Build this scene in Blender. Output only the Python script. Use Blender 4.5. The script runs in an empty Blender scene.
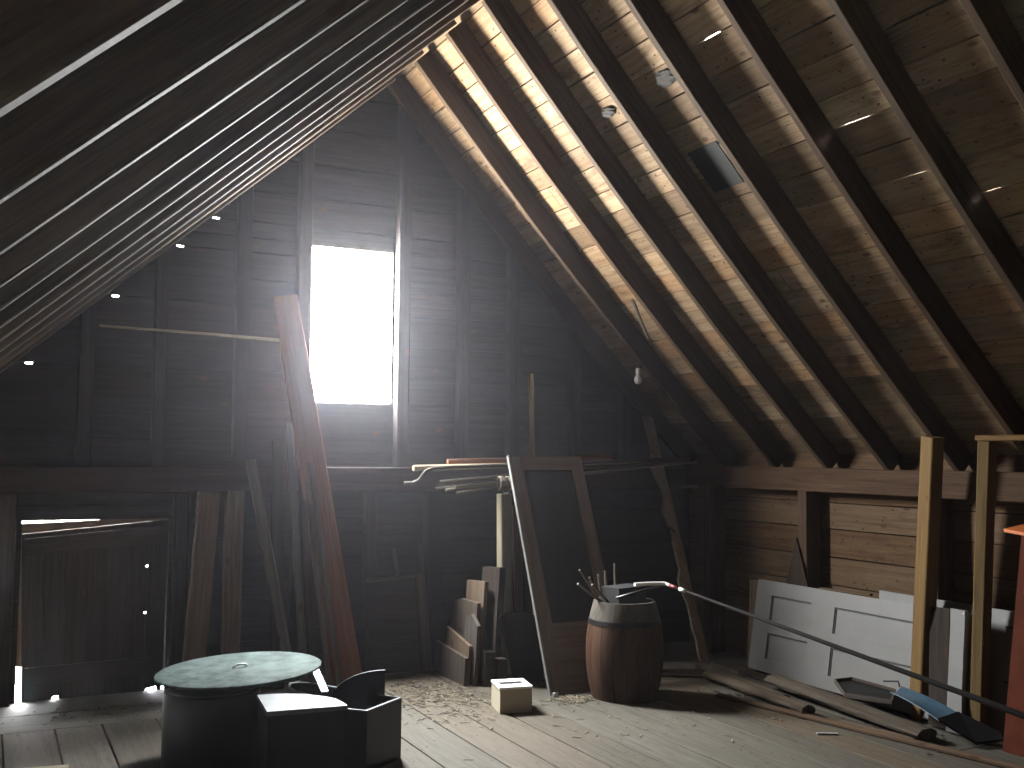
import bpy, bmesh, math, random
from mathutils import Vector, Matrix
random.seed(7)
V = Vector
sc = bpy.context.scene
COL = sc.collection
PI = math.pi

# ------------------------------------------------------------------ dimensions (metres)
H = 4.613            # ridge height of the rafter undersides
YG = 7.82            # inner face of the far gable boards
TR, TL = 1.0432, 0.8997      # slopes of the right / left roof
AR, AL = math.atan(TR), math.atan(TL)
RAF_D = 0.165         # rafter depth
YB = -2.6            # back wall behind the camera
XK = 3.04            # right knee wall boards
XKL = -3.45          # left knee wall
EXPOSURE = 0.0
GLARE_DENSITY = .0020  # density of the added haze that imitates lens glare
WORLD = 385.0
ALB = .25          # overall reflectance, lowered to cut bounced light and deepen the shade

def srgb(r, g, b):
    f = lambda c: c / 12.92 if c <= 0.04045 else ((c + 0.055) / 1.055) ** 2.4
    return (f(r / 255), f(g / 255), f(b / 255), 1)

# ------------------------------------------------------------------ materials
def new_mat(name):
    m = bpy.data.materials.new(name); m.use_nodes = True
    nt = m.node_tree
    return m, nt, nt.nodes['Principled BSDF']

def ramp(nt, fac, stops):
    r = nt.nodes.new('ShaderNodeValToRGB')
    el = r.color_ramp.elements
    while len(el) > 1: el.remove(el[-1])
    el[0].position, el[0].color = stops[0]
    for p, c in stops[1:]:
        e = el.new(p); e.color = c
    nt.links.new(fac, r.inputs[0])
    return r.outputs[0]

def mixc(nt, typ, fac, a, b):
    n = nt.nodes.new('ShaderNodeMix'); n.data_type = 'RGBA'; n.blend_type = typ
    for s, v in ((n.inputs[0], fac), (n.inputs[6], a), (n.inputs[7], b)):
        if hasattr(v, 'is_output'): nt.links.new(v, s)
        else: s.default_value = v
    return n.outputs[2]

def noise(nt, vec, scale, detail=3, rough=.6, dist=0):
    n = nt.nodes.new('ShaderNodeTexNoise')
    n.inputs['Scale'].default_value = scale; n.inputs['Detail'].default_value = detail
    n.inputs['Roughness'].default_value = rough; n.inputs['Distortion'].default_value = dist
    nt.links.new(vec, n.inputs['Vector']); return n.outputs[0]

def mapping(nt, vec, scale):
    m = nt.nodes.new('ShaderNodeMapping'); m.inputs['Scale'].default_value = scale
    nt.links.new(vec, m.inputs['Vector']); return m.outputs[0]

def wood(name, dark, base, light, rough=.8, spec=.15, specks=0, stain=.45, knots=True, vary=.5, bump=.25, stain_col=(.02, .012, .008, 1)):
    """Boards: grain along U, tone per board from the 'pid' layer, knots, stains."""
    m, nt, bs = new_mat(name)
    uv = nt.nodes.new('ShaderNodeUVMap'); uv.uv_map = 'UVMap'
    pid = nt.nodes.new('ShaderNodeUVMap'); pid.uv_map = 'pid'
    sep = nt.nodes.new('ShaderNodeSeparateXYZ'); nt.links.new(pid.outputs[0], sep.inputs[0])
    dark, base, light = [(c[0] * ALB, c[1] * ALB, c[2] * ALB, 1) for c in (dark, base, light)]
    g = noise(nt, mapping(nt, uv.outputs[0], (1.2, 34, 1)), 1.0, 5, .62, .6)
    col = ramp(nt, g, [(.28, dark), (.5, base), (.75, light)])
    fine = noise(nt, mapping(nt, uv.outputs[0], (6, 190, 1)), 1.0, 2)
    col = mixc(nt, 'MULTIPLY', .55, col, ramp(nt, fine, [(.3, (.5, .5, .5, 1)), (.6, (1.15, 1.12, 1.1, 1))]))
    tone = ramp(nt, sep.outputs[0], [(0, (1 - vary, (1 - vary) * .93, (1 - vary) * .85, 1)), (.5, (1, 1, 1, 1)), (1, (1 + vary * .35, 1 + vary * .33, 1 + vary * .28, 1))])
    col = mixc(nt, 'MULTIPLY', 1, col, tone)
    red = ramp(nt, sep.outputs[1], [(.55, (1, 1, 1, 1)), (1, (1.06, .91, .78, 1))])
    col = mixc(nt, 'MULTIPLY', 1, col, red)
    st = noise(nt, mapping(nt, uv.outputs[0], (2.0, 5.5, 1)), 1.0, 6, .7, .4)
    col = mixc(nt, 'MIX', ramp(nt, st, [(.56, (0, 0, 0, 1)), (.72, (stain,) * 3 + (1,))]), col, stain_col)
    if knots:
        vo = nt.nodes.new('ShaderNodeTexVoronoi'); vo.inputs['Scale'].default_value = 1
        nt.links.new(mapping(nt, uv.outputs[0], (3.2, 6.5, 1)), vo.inputs['Vector'])
        col = mixc(nt, 'MIX', ramp(nt, vo.outputs['Distance'], [(.07, (.85,) * 3 + (1,)), (.13, (0, 0, 0, 1))]), col, (.05, .022, .01, 1))
    if specks:      # nail heads, holes and dark flecks
        v2 = nt.nodes.new('ShaderNodeTexVoronoi'); nt.links.new(mapping(nt, uv.outputs[0], (11, 17, 1)), v2.inputs['Vector']); v2.inputs['Scale'].default_value = 1
        fl = noise(nt, mapping(nt, uv.outputs[0], (9, 40, 1)), 1.0, 4, .7, 1.2)
        a_ = ramp(nt, v2.outputs['Distance'], [(.09, (.9,) * 3 + (1,)), (.15, (0, 0, 0, 1))])
        col = mixc(nt, 'MIX', a_, col, (.025, .014, .008, 1))
        col = mixc(nt, 'MIX', ramp(nt, fl, [(.60, (0, 0, 0, 1)), (.70, (specks,) * 3 + (1,))]), col, (.03, .017, .01, 1))
    nt.links.new(col, bs.inputs['Base Color'])
    bs.inputs['Roughness'].default_value = rough
    bs.inputs['Specular IOR Level'].default_value = spec
    b = nt.nodes.new('ShaderNodeBump'); b.inputs['Strength'].default_value = bump; b.inputs['Distance'].default_value = .004
    nt.links.new(g, b.inputs['Height']); nt.links.new(b.outputs[0], bs.inputs['Normal'])
    return m

def plain(name, c, rough=.6, metal=0, mottled=.25, scale=9, c2=None, spec=.5, raw=0):
    m, nt, bs = new_mat(name)
    tc = nt.nodes.new('ShaderNodeTexCoord')
    q = raw or ALB
    c = (c[0] * q, c[1] * q, c[2] * q, 1)
    n = noise(nt, tc.outputs['Object'], scale, 5, .65)
    k = 1 - mottled
    d = c2 or (c[0] * k, c[1] * k, c[2] * k, 1)
    col = ramp(nt, n, [(.35, d), (.62, c)])
    nt.links.new(col, bs.inputs['Base Color'])
    bs.inputs['Roughness'].default_value = rough; bs.inputs['Metallic'].default_value = metal
    bs.inputs['Specular IOR Level'].default_value = spec
    return m

M = {}
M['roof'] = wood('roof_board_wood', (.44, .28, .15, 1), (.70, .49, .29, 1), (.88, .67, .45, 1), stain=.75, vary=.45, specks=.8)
M['roofshade'] = wood('shaded_roof_board_wood', (.04, .03, .034, 1), (.065, .05, .055, 1), (.09, .07, .075, 1), vary=.4)  # left slope's shade put into the colour, also cuts bounce
M['rafter'] = wood('rafter_wood', (.10, .056, .032, 1), (.185, .115, .066, 1), (.27, .175, .105, 1), stain=.4, vary=.25)
M['rafterold'] = wood('grey_rafter_wood', (.16, .12, .09, 1), (.28, .22, .17, 1), (.38, .31, .25, 1), stain=.3, vary=.3, rough=.72, spec=.28, bump=.2)
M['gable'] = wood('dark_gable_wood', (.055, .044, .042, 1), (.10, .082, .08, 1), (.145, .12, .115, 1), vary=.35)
M['beam'] = wood('beam_wood', (.14, .08, .045, 1), (.25, .15, .085, 1), (.36, .23, .14, 1), vary=.2)
M['girt'] = wood('gable_beam_wood', (.06, .036, .03, 1), (.115, .075, .062, 1), (.16, .11, .09, 1), vary=.2)
M['floor'] = wood('floor_board_wood', (.20, .18, .14, 1), (.30, .275, .22, 1), (.37, .34, .28, 1), stain=.4, vary=.16, knots=False, stain_col=(.05, .042, .032, 1), specks=.35)
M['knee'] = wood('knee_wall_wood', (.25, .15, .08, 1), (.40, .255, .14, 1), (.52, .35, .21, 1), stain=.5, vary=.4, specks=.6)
M['cover'] = plain('roofing_felt', (.016, .014, .013, 1), .95)
M['redplank'] = wood('reddish_plank_wood', (.42, .18, .10, 1), (.60, .27, .155, 1), (.70, .36, .22, 1), stain=.15, vary=.1, knots=False)
M['greyplank'] = wood('weathered_plank_wood', (.16, .13, .11, 1), (.26, .22, .185, 1), (.35, .30, .255, 1), vary=.2)
M['tanplank'] = wood('tan_board_wood', (.27, .19, .125, 1), (.42, .30, .205, 1), (.54, .40, .28, 1), vary=.2)
M['darkplank'] = wood('dark_board_wood', (.06, .045, .036, 1), (.11, .08, .065, 1), (.16, .12, .10, 1), vary=.2)
M['paleplank'] = wood('pale_new_wood', (.70, .60, .40, 1), (.90, .79, .54, 1), (1.0, .92, .68, 1), stain=.15, vary=.1, knots=False)
M['lumber'] = wood('yellow_lumber', (.36, .23, .09, 1), (.53, .36, .15, 1), (.62, .44, .21, 1), stain=.2, vary=.15)
M['doorwood'] = wood('bare_door_wood', (.36, .285, .235, 1), (.54, .44, .37, 1), (.66, .56, .48, 1), stain=.35, vary=.12, knots=False)
M['slab'] = wood('rough_slab_wood', (.55, .43, .33, 1), (.82, .68, .54, 1), (.95, .82, .66, 1), vary=.1, bump=.6)
M['log'] = wood('rotten_log_wood', (.10, .075, .052, 1), (.23, .185, .135, 1), (.35, .29, .22, 1), stain=.6, vary=.2, bump=.8)
M['barrel'] = wood('barrel_stave_wood', (.13, .058, .03, 1), (.23, .115, .062, 1), (.31, .17, .10, 1), stain=.4, vary=.3, knots=False)
M['barreltop'] = wood('pale_stave_wood', (.22, .19, .155, 1), (.33, .295, .25, 1), (.42, .38, .325, 1), stain=.2, vary=.25, knots=False)
M['white'] = plain('old_white_paint', (.62, .60, .56, 1), .5, mottled=.12, scale=5)
M['white2'] = plain('clean_white_paint', (.72, .71, .67, 1), .5, mottled=.08, scale=4)
M['shadeline'] = plain('moulding_shade_paint', (.22, .205, .18, 1), .7)  # dark colour standing for shade along the panel mouldings
M['card'] = plain('cream_cardboard', (.80, .69, .50, 1), .75, mottled=.08, scale=5, raw=.5)
M['black'] = plain('black_lacquer', (.03, .03, .034, 1), .42, mottled=.3, scale=3, spec=.25)
M['dustsheen'] = plain('dusty_sheen_top', (.40, .45, .47, 1), .3, mottled=.5, scale=7)  # real dust, coloured paler to stand for a bright reflection
M['dustydisc'] = plain('dusty_green_glass', (.36, .48, .45, 1), .8, mottled=.6, scale=9, spec=.06)
M['iron'] = plain('dark_iron', (.05, .045, .042, 1), .55, .7)
M['steel'] = plain('bright_steel', (.72, .72, .70, 1), .3, .9, raw=.8)
M['screen'] = plain('dark_screen_mesh', (.022, .023, .026, 1), .8, mottled=.3, scale=40)
M['blue'] = plain('blue_plastic', (.13, .28, .42, 1), .45, mottled=.25)
M['darkcloth'] = plain('dark_cloth', (.018, .018, .02, 1), .9)
M['red'] = plain('red_paint', (.33, .075, .03, 1), .75, mottled=.3, spec=.1)
M['orange'] = plain('orange_paint', (.80, .20, .04, 1), .55, mottled=.15, raw=.8)
M['whiteplastic'] = plain('white_plastic', (.85, .85, .83, 1), .3, mottled=.03, raw=1)
M['redband'] = plain('red_tape', (.55, .06, .06, 1), .4)
M['polegrey'] = plain('grey_pole_finish', (.16, .15, .145, 1), .4, .5)
M['tar'] = plain('tar_paper', (.02, .028, .026, 1), .9)
M['mud'] = plain('dried_mud', (.11, .10, .09, 1), .95, mottled=.4, scale=6)
M['straw'] = plain('straw_litter', (.60, .49, .31, 1), .9, mottled=.5, scale=25)
M['bark'] = plain('dark_debris', (.09, .06, .04, 1), .95, mottled=.5, scale=25)
M['cane'] = plain('dry_cane', (.42, .33, .22, 1), .7, mottled=.35, scale=12)

def glass_mat():
    m, nt, bs = new_mat('clear_window_glass')
    out = nt.nodes['Material Output']
    tr = nt.nodes.new('ShaderNodeBsdfTransparent'); gl = nt.nodes.new('ShaderNodeBsdfGlossy')
    gl.inputs['Roughness'].default_value = .05
    mx = nt.nodes.new('ShaderNodeMixShader'); mx.inputs[0].default_value = .05
    nt.links.new(tr.outputs[0], mx.inputs[1]); nt.links.new(gl.outputs[0], mx.inputs[2]); nt.links.new(mx.outputs[0], out.inputs[0])
    return m
M['glass'] = glass_mat()
def bulb_mat():
    m, nt, bs = new_mat('frosted_bulb_glass')
    bs.inputs['Base Color'].default_value = (.9, .9, .88, 1); bs.inputs['Roughness'].default_value = .25
    bs.inputs['Transmission Weight'].default_value = .25
    return m
M['bulb'] = bulb_mat()

# ------------------------------------------------------------------ mesh helpers (all in world coordinates)
def nbm():
    bm = bmesh.new()
    bm.loops.layers.uv.new('UVMap'); bm.loops.layers.uv.new('pid')
    return bm

def setuv(bm, f, uvs, pid):
    l0, l1 = bm.loops.layers.uv['UVMap'], bm.loops.layers.uv['pid']
    for lp, q in zip(f.loops, uvs):
        lp[l0].uv = q; lp[l1].uv = pid

def plank(bm, a, b, w, t, wd=(1, 0, 0), seg=5, jit=.0, ch=None, sag=None, pid=None, w2=None, t2=None):
    """A board from a to b (centres of its ends), w wide along wd, t thick."""
    a, b = V(a), V(b); d = (b - a); L = d.length; d.normalize()
    wv = V(wd); wv = (wv - d * wv.dot(d)).normalized(); nv = d.cross(wv)
    c = min(.18 * min(w, t), .006) if ch is None else ch
    pid = pid or (random.random(), random.random())
    ou, ov = random.uniform(0, 60), random.uniform(0, 60)
    rings = []; w2 = w if w2 is None else w2; t2 = t if t2 is None else t2
    jw = [(random.uniform(-jit, jit), random.uniform(-jit, jit), random.uniform(-jit, jit)) for _ in range(seg + 1)]
    for i in range(seg + 1):
        k = i / seg; p = a + d * (L * k)
        if sag: p = p + sag(k)
        hw, ht = (w + (w2 - w) * k) / 2, (t + (t2 - t) * k) / 2
        l, r, o = jw[i]
        prof = [(-hw + l, -ht + c), (-hw + c + l, -ht), (hw - c + r, -ht), (hw + r, -ht + c), (hw + r, ht - c), (hw - c + r, ht), (-hw + c + l, ht), (-hw + l, ht - c)]
        rings.append([(bm.verts.new(p + wv * x + nv * (y + o * .5)), x, y, L * k) for x, y in prof])
    per = [0]
    for j in range(8):
        q, r = rings[0][j], rings[0][(j + 1) % 8]
        per.append(per[-1] + math.hypot(q[1] - r[1], q[2] - r[2]))
    for i in range(seg):
        for j in range(8):
            j2 = (j + 1) % 8
            A, B, C_, D_ = rings[i][j], rings[i][j2], rings[i + 1][j2], rings[i + 1][j]
            f = bm.faces.new((A[0], B[0], C_[0], D_[0]))
            setuv(bm, f, [(ou + A[3], ov + per[j]), (ou + A[3], ov + per[j + 1]), (ou + C_[3], ov + per[j + 1]), (ou + C_[3], ov + per[j])], pid)
    for ring, rev in ((rings[0], True), (rings[-1], False)):
        rr_ = ring[::-1] if rev else ring
        f = bm.faces.new([q[0] for q in rr_])
        setuv(bm, f, [(ou + q[2], ov + q[1]) for q in rr_], pid)
    return bm

def prism(bm, pts, vec, grain=None, pid=None):
    """Extrude a planar polygon of 3-D points by vec."""
    pts = [V(p) for p in pts]; vec = V(vec)
    pid = pid or (random.random(), random.random())
    g = V(grain).normalized() if grain else (pts[1] - pts[0]).normalized()
    n = vec.normalized(); s = n.cross(g).normalized()
    ou, ov = random.uniform(0, 60), random.uniform(0, 60)
    uvf = lambda p: (ou + p.dot(g), ov + p.dot(s) + p.dot(n))
    A = [bm.verts.new(p) for p in pts]; B = [bm.verts.new(p + vec) for p in pts]
    N = len(pts)
    f = bm.faces.new(A[::-1]); setuv(bm, f, [uvf(v.co) for v in A[::-1]], pid)
    f = bm.faces.new(B); setuv(bm, f, [uvf(v.co) for v in B], pid)
    for i in range(N):
        q = (A[i], A[(i + 1) % N], B[(i + 1) % N], B[i])
        f = bm.faces.new(q); setuv(bm, f, [uvf(v.co) for v in q], pid)
    return bm

def box(bm, lo, hi, grain=(1, 0, 0), pid=None):
    x0, y0, z0 = lo; x1, y1, z1 = hi
    return prism(bm, [(x0, y0, z0), (x1, y0, z0), (x1, y1, z0), (x0, y1, z0)], (0, 0, z1 - z0), grain, pid)

def tube(bm, pts, r, n=10, cap=True):
    """Round rod along a polyline; r is a number or one radius per point."""
    pts = [V(p) for p in pts]; rs = r if isinstance(r, (list, tuple)) else [r] * len(pts)
    rings = []; pid = (random.random(), random.random()); ou = random.uniform(0, 50); L = 0
    up = V((0, 0, 1)); prevx = None
    for i, p in enumerate(pts):
        d = ((pts[min(i + 1, len(pts) - 1)] - pts[max(i - 1, 0)])).normalized()
        if prevx is None:
            x = d.cross(up if abs(d.z) < .9 else V((1, 0, 0))).normalized()
        else:
            x = (prevx - d * prevx.dot(d)).normalized()
        prevx = x; y = d.cross(x)
        if i: L += (p - pts[i - 1]).length
        rings.append(([bm.verts.new(p + (x * math.cos(2 * PI * j / n) + y * math.sin(2 * PI * j / n)) * rs[i]) for j in range(n)], L))
    for (A, la), (B, lb) in zip(rings, rings[1:]):
        for j in range(n):
            k = (j + 1) % n
            f = bm.faces.new((A[j], A[k], B[k], B[j])); f.smooth = True
            setuv(bm, f, [(ou + la, j * .02), (ou + la, j * .02 + .02), (ou + lb, j * .02 + .02), (ou + lb, j * .02)], pid)
    if cap:
        f = bm.faces.new(rings[0][0][::-1]); setuv(bm, f, [(ou, 0)] * n, pid)
        f = bm.faces.new(rings[-1][0]); setuv(bm, f, [(ou, 0)] * n, pid)
    return bm

def lathe(bm, cx, cy, prof, n=40, axis_tilt=None, a0=0, a1=2 * PI, smooth=True):
    """Revolve (radius, z) points about a vertical axis at (cx, cy)."""
    full = abs(a1 - a0 - 2 * PI) < 1e-6
    cols = n if full else n + 1
    G = [[bm.verts.new((cx + r * math.cos(a0 + (a1 - a0) * j / n), cy + r * math.sin(a0 + (a1 - a0) * j / n), z)) for j in range(cols)] for r, z in prof]
    for i in range(len(prof) - 1):
        for j in range(n):
            k = (j + 1) % cols
            q = (G[i][j], G[i][k], G[i + 1][k], G[i + 1][j])
            f = bm.faces.new(q); f.smooth = smooth
            u0, u1 = prof[i][1], prof[i + 1][1]
            setuv(bm, f, [(u0, j * .04), (u0, j * .04 + .04), (u1, j * .04 + .04), (u1, j * .04)], (.5, .3))
    for i, rev in ((0, True), (len(prof) - 1, False)):
        if prof[i][0] > 1e-4 and full:
            vs = G[i][::-1] if rev else G[i]
            f = bm.faces.new(vs); setuv(bm, f, [(v.co.x, v.co.y) for v in vs], (.5, .3))
    return bm

def finish(name, bm, mat, parent=None, label=None):
    bmesh.ops.remove_doubles(bm, verts=bm.verts, dist=1e-6)
    bmesh.ops.recalc_face_normals(bm, faces=bm.faces)
    for e in bm.edges:
        if len(e.link_faces) == 2 and e.calc_face_angle(0) > .6: e.smooth = False
    if parent is not None:
        org = ORG[parent.name]
    else:
        xs = [v.co.x for v in bm.verts]; ys = [v.co.y for v in bm.verts]; zs = [v.co.z for v in bm.verts]
        org = V(((min(xs) + max(xs)) / 2, (min(ys) + max(ys)) / 2, min(zs)))
    bmesh.ops.translate(bm, verts=bm.verts, vec=-org)
    me = bpy.data.meshes.new(name); bm.to_mesh(me); bm.free()
    o = bpy.data.objects.new(name, me); COL.objects.link(o)
    me.materials.append(mat if not isinstance(mat, str) else M[mat])
    if parent is not None: o.parent = parent
    else: o.location = org
    ORG[o.name] = org
    if label: o['label'] = label
    return o
ORG = {}

def tag(o, label, cat, group=None):
    o['label'] = label; o['category'] = cat
    if 'kind' not in o: o['kind'] = 'thing'
    if group: o['group'] = group
    return o
def thing(name, loc, label, cat, group=None):
    o = bpy.data.objects.new(name, None); COL.objects.link(o)
    o.location = loc; o.empty_display_size = .1; ORG[o.name] = V(loc)
    return tag(o, label, cat, group)
def struct(name, bm, mat, parent=None):
    o = finish(name, bm, mat, parent)
    if parent is None: o['kind'] = 'structure'
    return o

# ------------------------------------------------------------------ roof geometry
def sagr(u, y=0):       # old roof: rafters sag a little in mid span (perpendicular to the slope)
    return -.055 * (4 * u * (1 - u) - .55)
LR, LLn = 4.55, 4.75    # slope lengths drawn
def rpt(s, y, off=0):   # point on the right slope: s metres down from the ridge, off outwards
    n = V((math.sin(AR), 0, math.cos(AR))); o = off + sagr(s / 4.2)
    return V((s * math.cos(AR), y, H - s * math.sin(AR))) + n * o
def lpt(s, y, off=0):
    n = V((-math.sin(AL), 0, math.cos(AL)))
    return V((-s * math.cos(AL), y, H - s * math.sin(AL))) + n * off

PITCH = .19
S0 = -.16
SEAMS_R = [S0 + PITCH * i + random.uniform(-.018, .018) for i in range(25)]
SEAMS_R[0] = S0; 
SLITS = [(.749, 4.48, 4.63), (1.33, 3.89, 4.08), (1.514, 3.76, 3.92), (1.686, 3.45, 3.51)]   # daylight slits: x on slope, y from, y to
slit_rows = {}
for x, y0, y1 in SLITS:
    s = x / math.cos(AR) + .13 * math.tan(AR) * 0
    s = (x - .22 * 0) / math.cos(AR)
    # plane at vertical offset .22 -> slope coordinate
    s = (x * math.cos(AR)) + (H - (H + .22 - TR * x)) * math.sin(AR)
    i = min(range(1, 24), key=lambda k: abs(SEAMS_R[k] - s))
    slit_rows.setdefault(i, []).append((y0, y1))
bm = nbm()
for i in range(24):
    s0, s1 = SEAMS_R[i] + .003, SEAMS_R[i + 1] - .004
    g0 = -.0035 if i in slit_rows else 0
    s0 += g0
    y = YB; joints = sorted([YB, YG + .06] + [random.uniform(-1, 7) for _ in range(1)])
    for ya, yb in zip(joints, joints[1:]):
        pid = (random.random(), random.random())
        a = (rpt((s0 + s1) / 2, ya + .002, RAF_D + .012)); b = rpt((s0 + s1) / 2, yb - .002, RAF_D + .012)
        plank(bm, a, b, s1 - s0, .022, wd=(math.cos(AR), 0, -math.sin(AR)), seg=14, jit=.0018, ch=.002, pid=pid)
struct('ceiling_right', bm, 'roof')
bm = nbm()
for i in range(25):
    lo = (SEAMS_R[i] + (SEAMS_R[i - 1] if i else SEAMS_R[0] - .2)) / 2
    hi = (SEAMS_R[i] + (SEAMS_R[i + 1] if i < 24 else SEAMS_R[24] + .2)) / 2
    cuts = sorted(slit_rows.get(i, []))
    ys = [YB]
    for a, b in cuts: ys += [a, b]
    ys.append(YG + .1)
    for k in range(0, len(ys), 2):
        a, b = rpt((lo + hi) / 2, ys[k], RAF_D + .034), rpt((lo + hi) / 2, ys[k + 1], RAF_D + .034)
        plank(bm, a, b, hi - lo + .004, .018, wd=(math.cos(AR), 0, -math.sin(AR)), seg=1, ch=.0)
struct('roof_felt_right', bm, 'cover')
bm = nbm()
for i in range(25):
    s = -.14 + i * .2
    plank(bm, lpt(s + .1, YB, RAF_D + .012), lpt(s + .1, YG + .06, RAF_D + .012), .196, .022, wd=(-math.cos(AL), 0, -math.sin(AL)), seg=6, jit=.001, ch=.002)
struct('ceiling_left', bm, 'roofshade')
bm = nbm()
plank(bm, lpt(2.35, YB, RAF_D + .034), lpt(2.35, YG + .1, RAF_D + .034), 5.2, .018, wd=(-math.cos(AL), 0, -math.sin(AL)), seg=1, ch=0)
struct('roof_felt_left', bm, 'cover')
bm = nbm(); plank(bm, (0, YB, H + .23), (0, YG + .1, H + .23), .5, .05, seg=1); struct('ridge_cap', bm, 'cover')

ORD = ['first', 'second', 'third', 'fourth', 'fifth', 'sixth', 'seventh', 'eighth', 'ninth', 'tenth', 'eleventh', 'twelfth', 'thirteenth', 'fourteenth', 'fifteenth', 'sixteenth']
NR = 10
RY = [7.703 - .595 * k for k in range(NR)]
for k in range(NR):
    bm = nbm(); y = RY[k] + .024
    s1 = 4.22
    ctr = lambda u: V((0, 0, 0))
    a, b = rpt(.0, y, 0), rpt(s1, y, 0)
    # rafter built in short lengths that follow the sag
    A = V((0, y, H)) + V((math.sin(AR), 0, math.cos(AR))) * (RAF_D / 2); B = A + V((math.cos(AR), 0, -math.sin(AR))) * s1
    nrm = V((math.sin(AR), 0, math.cos(AR)))
    plank(bm, A, B, .052, RAF_D, wd=(0, 1, 0), seg=14, jit=.0025, sag=lambda u: nrm * sagr(u * s1 / 4.2))
    o = finish('rafter', bm, 'rafter')
    tag(o, f'bare wooden rafter on the right roof slope, {ORD[k]} one counting from the far gable wall', 'rafter', 'rafters of the right roof slope')
LY = [6.317 + .595 * j for j in (2, 1)] + [6.317 - .595 * k for k in range(10)]
for k, y in enumerate(LY):
    bm = nbm(); nl = V((-math.sin(AL), 0, math.cos(AL)))
    A = V((0, y, H)) + nl * (RAF_D / 2); B = A + V((-math.cos(AL), 0, -math.sin(AL))) * 4.5
    plank(bm, A, B, .05, RAF_D, wd=(0, 1, 0), seg=12, jit=.0025)
    o = finish('rafter', bm, 'rafterold')
    tag(o, f'greyish rafter on the dark left roof slope, {ORD[k]} one counting from the far gable wall', 'rafter', 'rafters of the left roof slope')

# ------------------------------------------------------------------ far gable wall
WX0, WX1, WZ0, WZ1 = -.57, .135, 2.075, 3.32      # window opening
DX0, DX1, DZ1 = -2.515, -1.555, 1.215              # loft door opening
def rake(z):      # x limits inside the roof at height z (just under the sheathing)
    top = H + RAF_D / math.cos(AR)
    return -(H + RAF_D / math.cos(AL) - z) / TL + .01, (top - z) / TR - .01
HOLES = [(-2.511, 2.293), (-1.965, 2.799), (-1.529, 3.203), (-1.277, 3.44), (-1.03, 3.675)]
SE = [0, .30, .60, .91, DZ1, 1.5, 1.79, WZ0, 2.293, 2.55, 2.799, 3.0, 3.203, WZ1, 3.44, 3.675, 3.95, 4.24, 4.52, 4.76]
def spans(x0, x1, z0, z1):
    out = [(x0, x1)]
    for a, b, c, d in ((WX0, WX1, WZ0, WZ1), (DX0, DX1, 0, DZ1)):
        if z1 > c + .02 and z0 < d - .02:
            nx = []
            for p, q in out:
                if q <= a or p >= b: nx.append((p, q)); continue
                if p < a: nx.append((p, a))
                if q > b: nx.append((b, q))
            out = nx
    return out
bm = nbm()
for z0, z1 in zip(SE, SE[1:]):
    za, zb = z0 + .003, z1 - .004
    if any(abs(z0 - h[1]) < .004 for h in HOLES): za += .005
    for p, q in spans(-9, 9, z0, z1):
        l0, r0 = rake(za); l1, r1 = rake(zb)
        xl0, xl1 = max(p, l0, XKL), max(p, l1, XKL); xr0, xr1 = min(q, r0, XK + .05), min(q, r1, XK + .05)
        pts = [(xl0, YG, za), (xr0, YG, za)] + ([(xr1, YG, zb)] if xr1 > xl1 else []) + [(xl1, YG, zb)]
        prism(bm, pts, (0, .022, 0), grain=(1, 0, 0))
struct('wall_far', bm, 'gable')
bm = nbm()
mids = [0] + [(a + b) / 2 for a, b in zip(SE, SE[1:])] + [4.9]
mids = sorted(set([0, DZ1, WZ0, WZ1, 4.9] + [m for m in mids]))
for z0, z1 in zip(mids, mids[1:]):
    hs = [h for h in HOLES if z0 < h[1] < z1]
    for p, q in spans(-3.6, 3.3, z0, z1):
        for h in hs:
            if p < h[0] < q:
                box(bm, (p, YG + .024, z0), (h[0] - .022, YG + .04, z1)); p = h[0] + .022
        box(bm, (p, YG + .024, z0), (q, YG + .04, z1))
struct('wall_far_sheathing', bm, 'cover')

# studs and beam on the gable, each its own piece
for x, z0, z1, w in [(-2.15, 1.59, 2.8, .10), (-1.66, 1.59, 3.25, .09), (-1.08, 1.59, 3.75, .10), (-.62, 1.59, 4.15, .10), (.19, 1.59, 4.55, .10), (.72, 1.59, 3.95, .09), (1.18, 1.59, 3.45, .09), (1.78, 1.59, 2.85, .09), (2.3, 1.59, 2.3, .09),
                     (.47, 0, 1.40, .12), (-.62, 0, 1.40, .10), (-1.48, 0, 1.40, .09), (-2.6, 0, 1.40, .10), (-.05, 0, 1.40, .09), (1.18, 0, 1.40, .10), (1.9, 0, 1.40, .10)]:
    bm = nbm(); plank(bm, (x, YG - .052, z0), (x, YG - .052, z1), w, .10, seg=4, jit=.003); struct('wall_stud', bm, 'gable')
bm = nbm(); plank(bm, (XKL, YG - .085, 1.495), (XK - .02, YG - .085, 1.495), .185, .16, wd=(0, 0, 1), seg=10, jit=.003); struct('wall_beam_far', bm, 'girt')

# window: frame and pane
wf = nbm()
for (p, q) in (((WX0 - .03, WZ0 - .02), (WX0 + .012, WZ1 + .02)), ((WX1 - .012, WZ0 - .02), (WX1 + .03, WZ1 + .02)), ((WX0, WZ0 - .03), (WX1, WZ0 + .012)), ((WX0, WZ1 - .012), (WX1, WZ1 + .03))):
    box(wf, (p[0], YG + .0, p[1]), (q[0], YG + .05, q[1]), grain=(0, 0, 1))
w1 = struct('window_1', wf, 'gable')
g = nbm(); box(g, (WX0, YG + .036, WZ0), (WX1, YG + .040, WZ1)); finish('window_pane', g, 'glass', w1)

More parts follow.
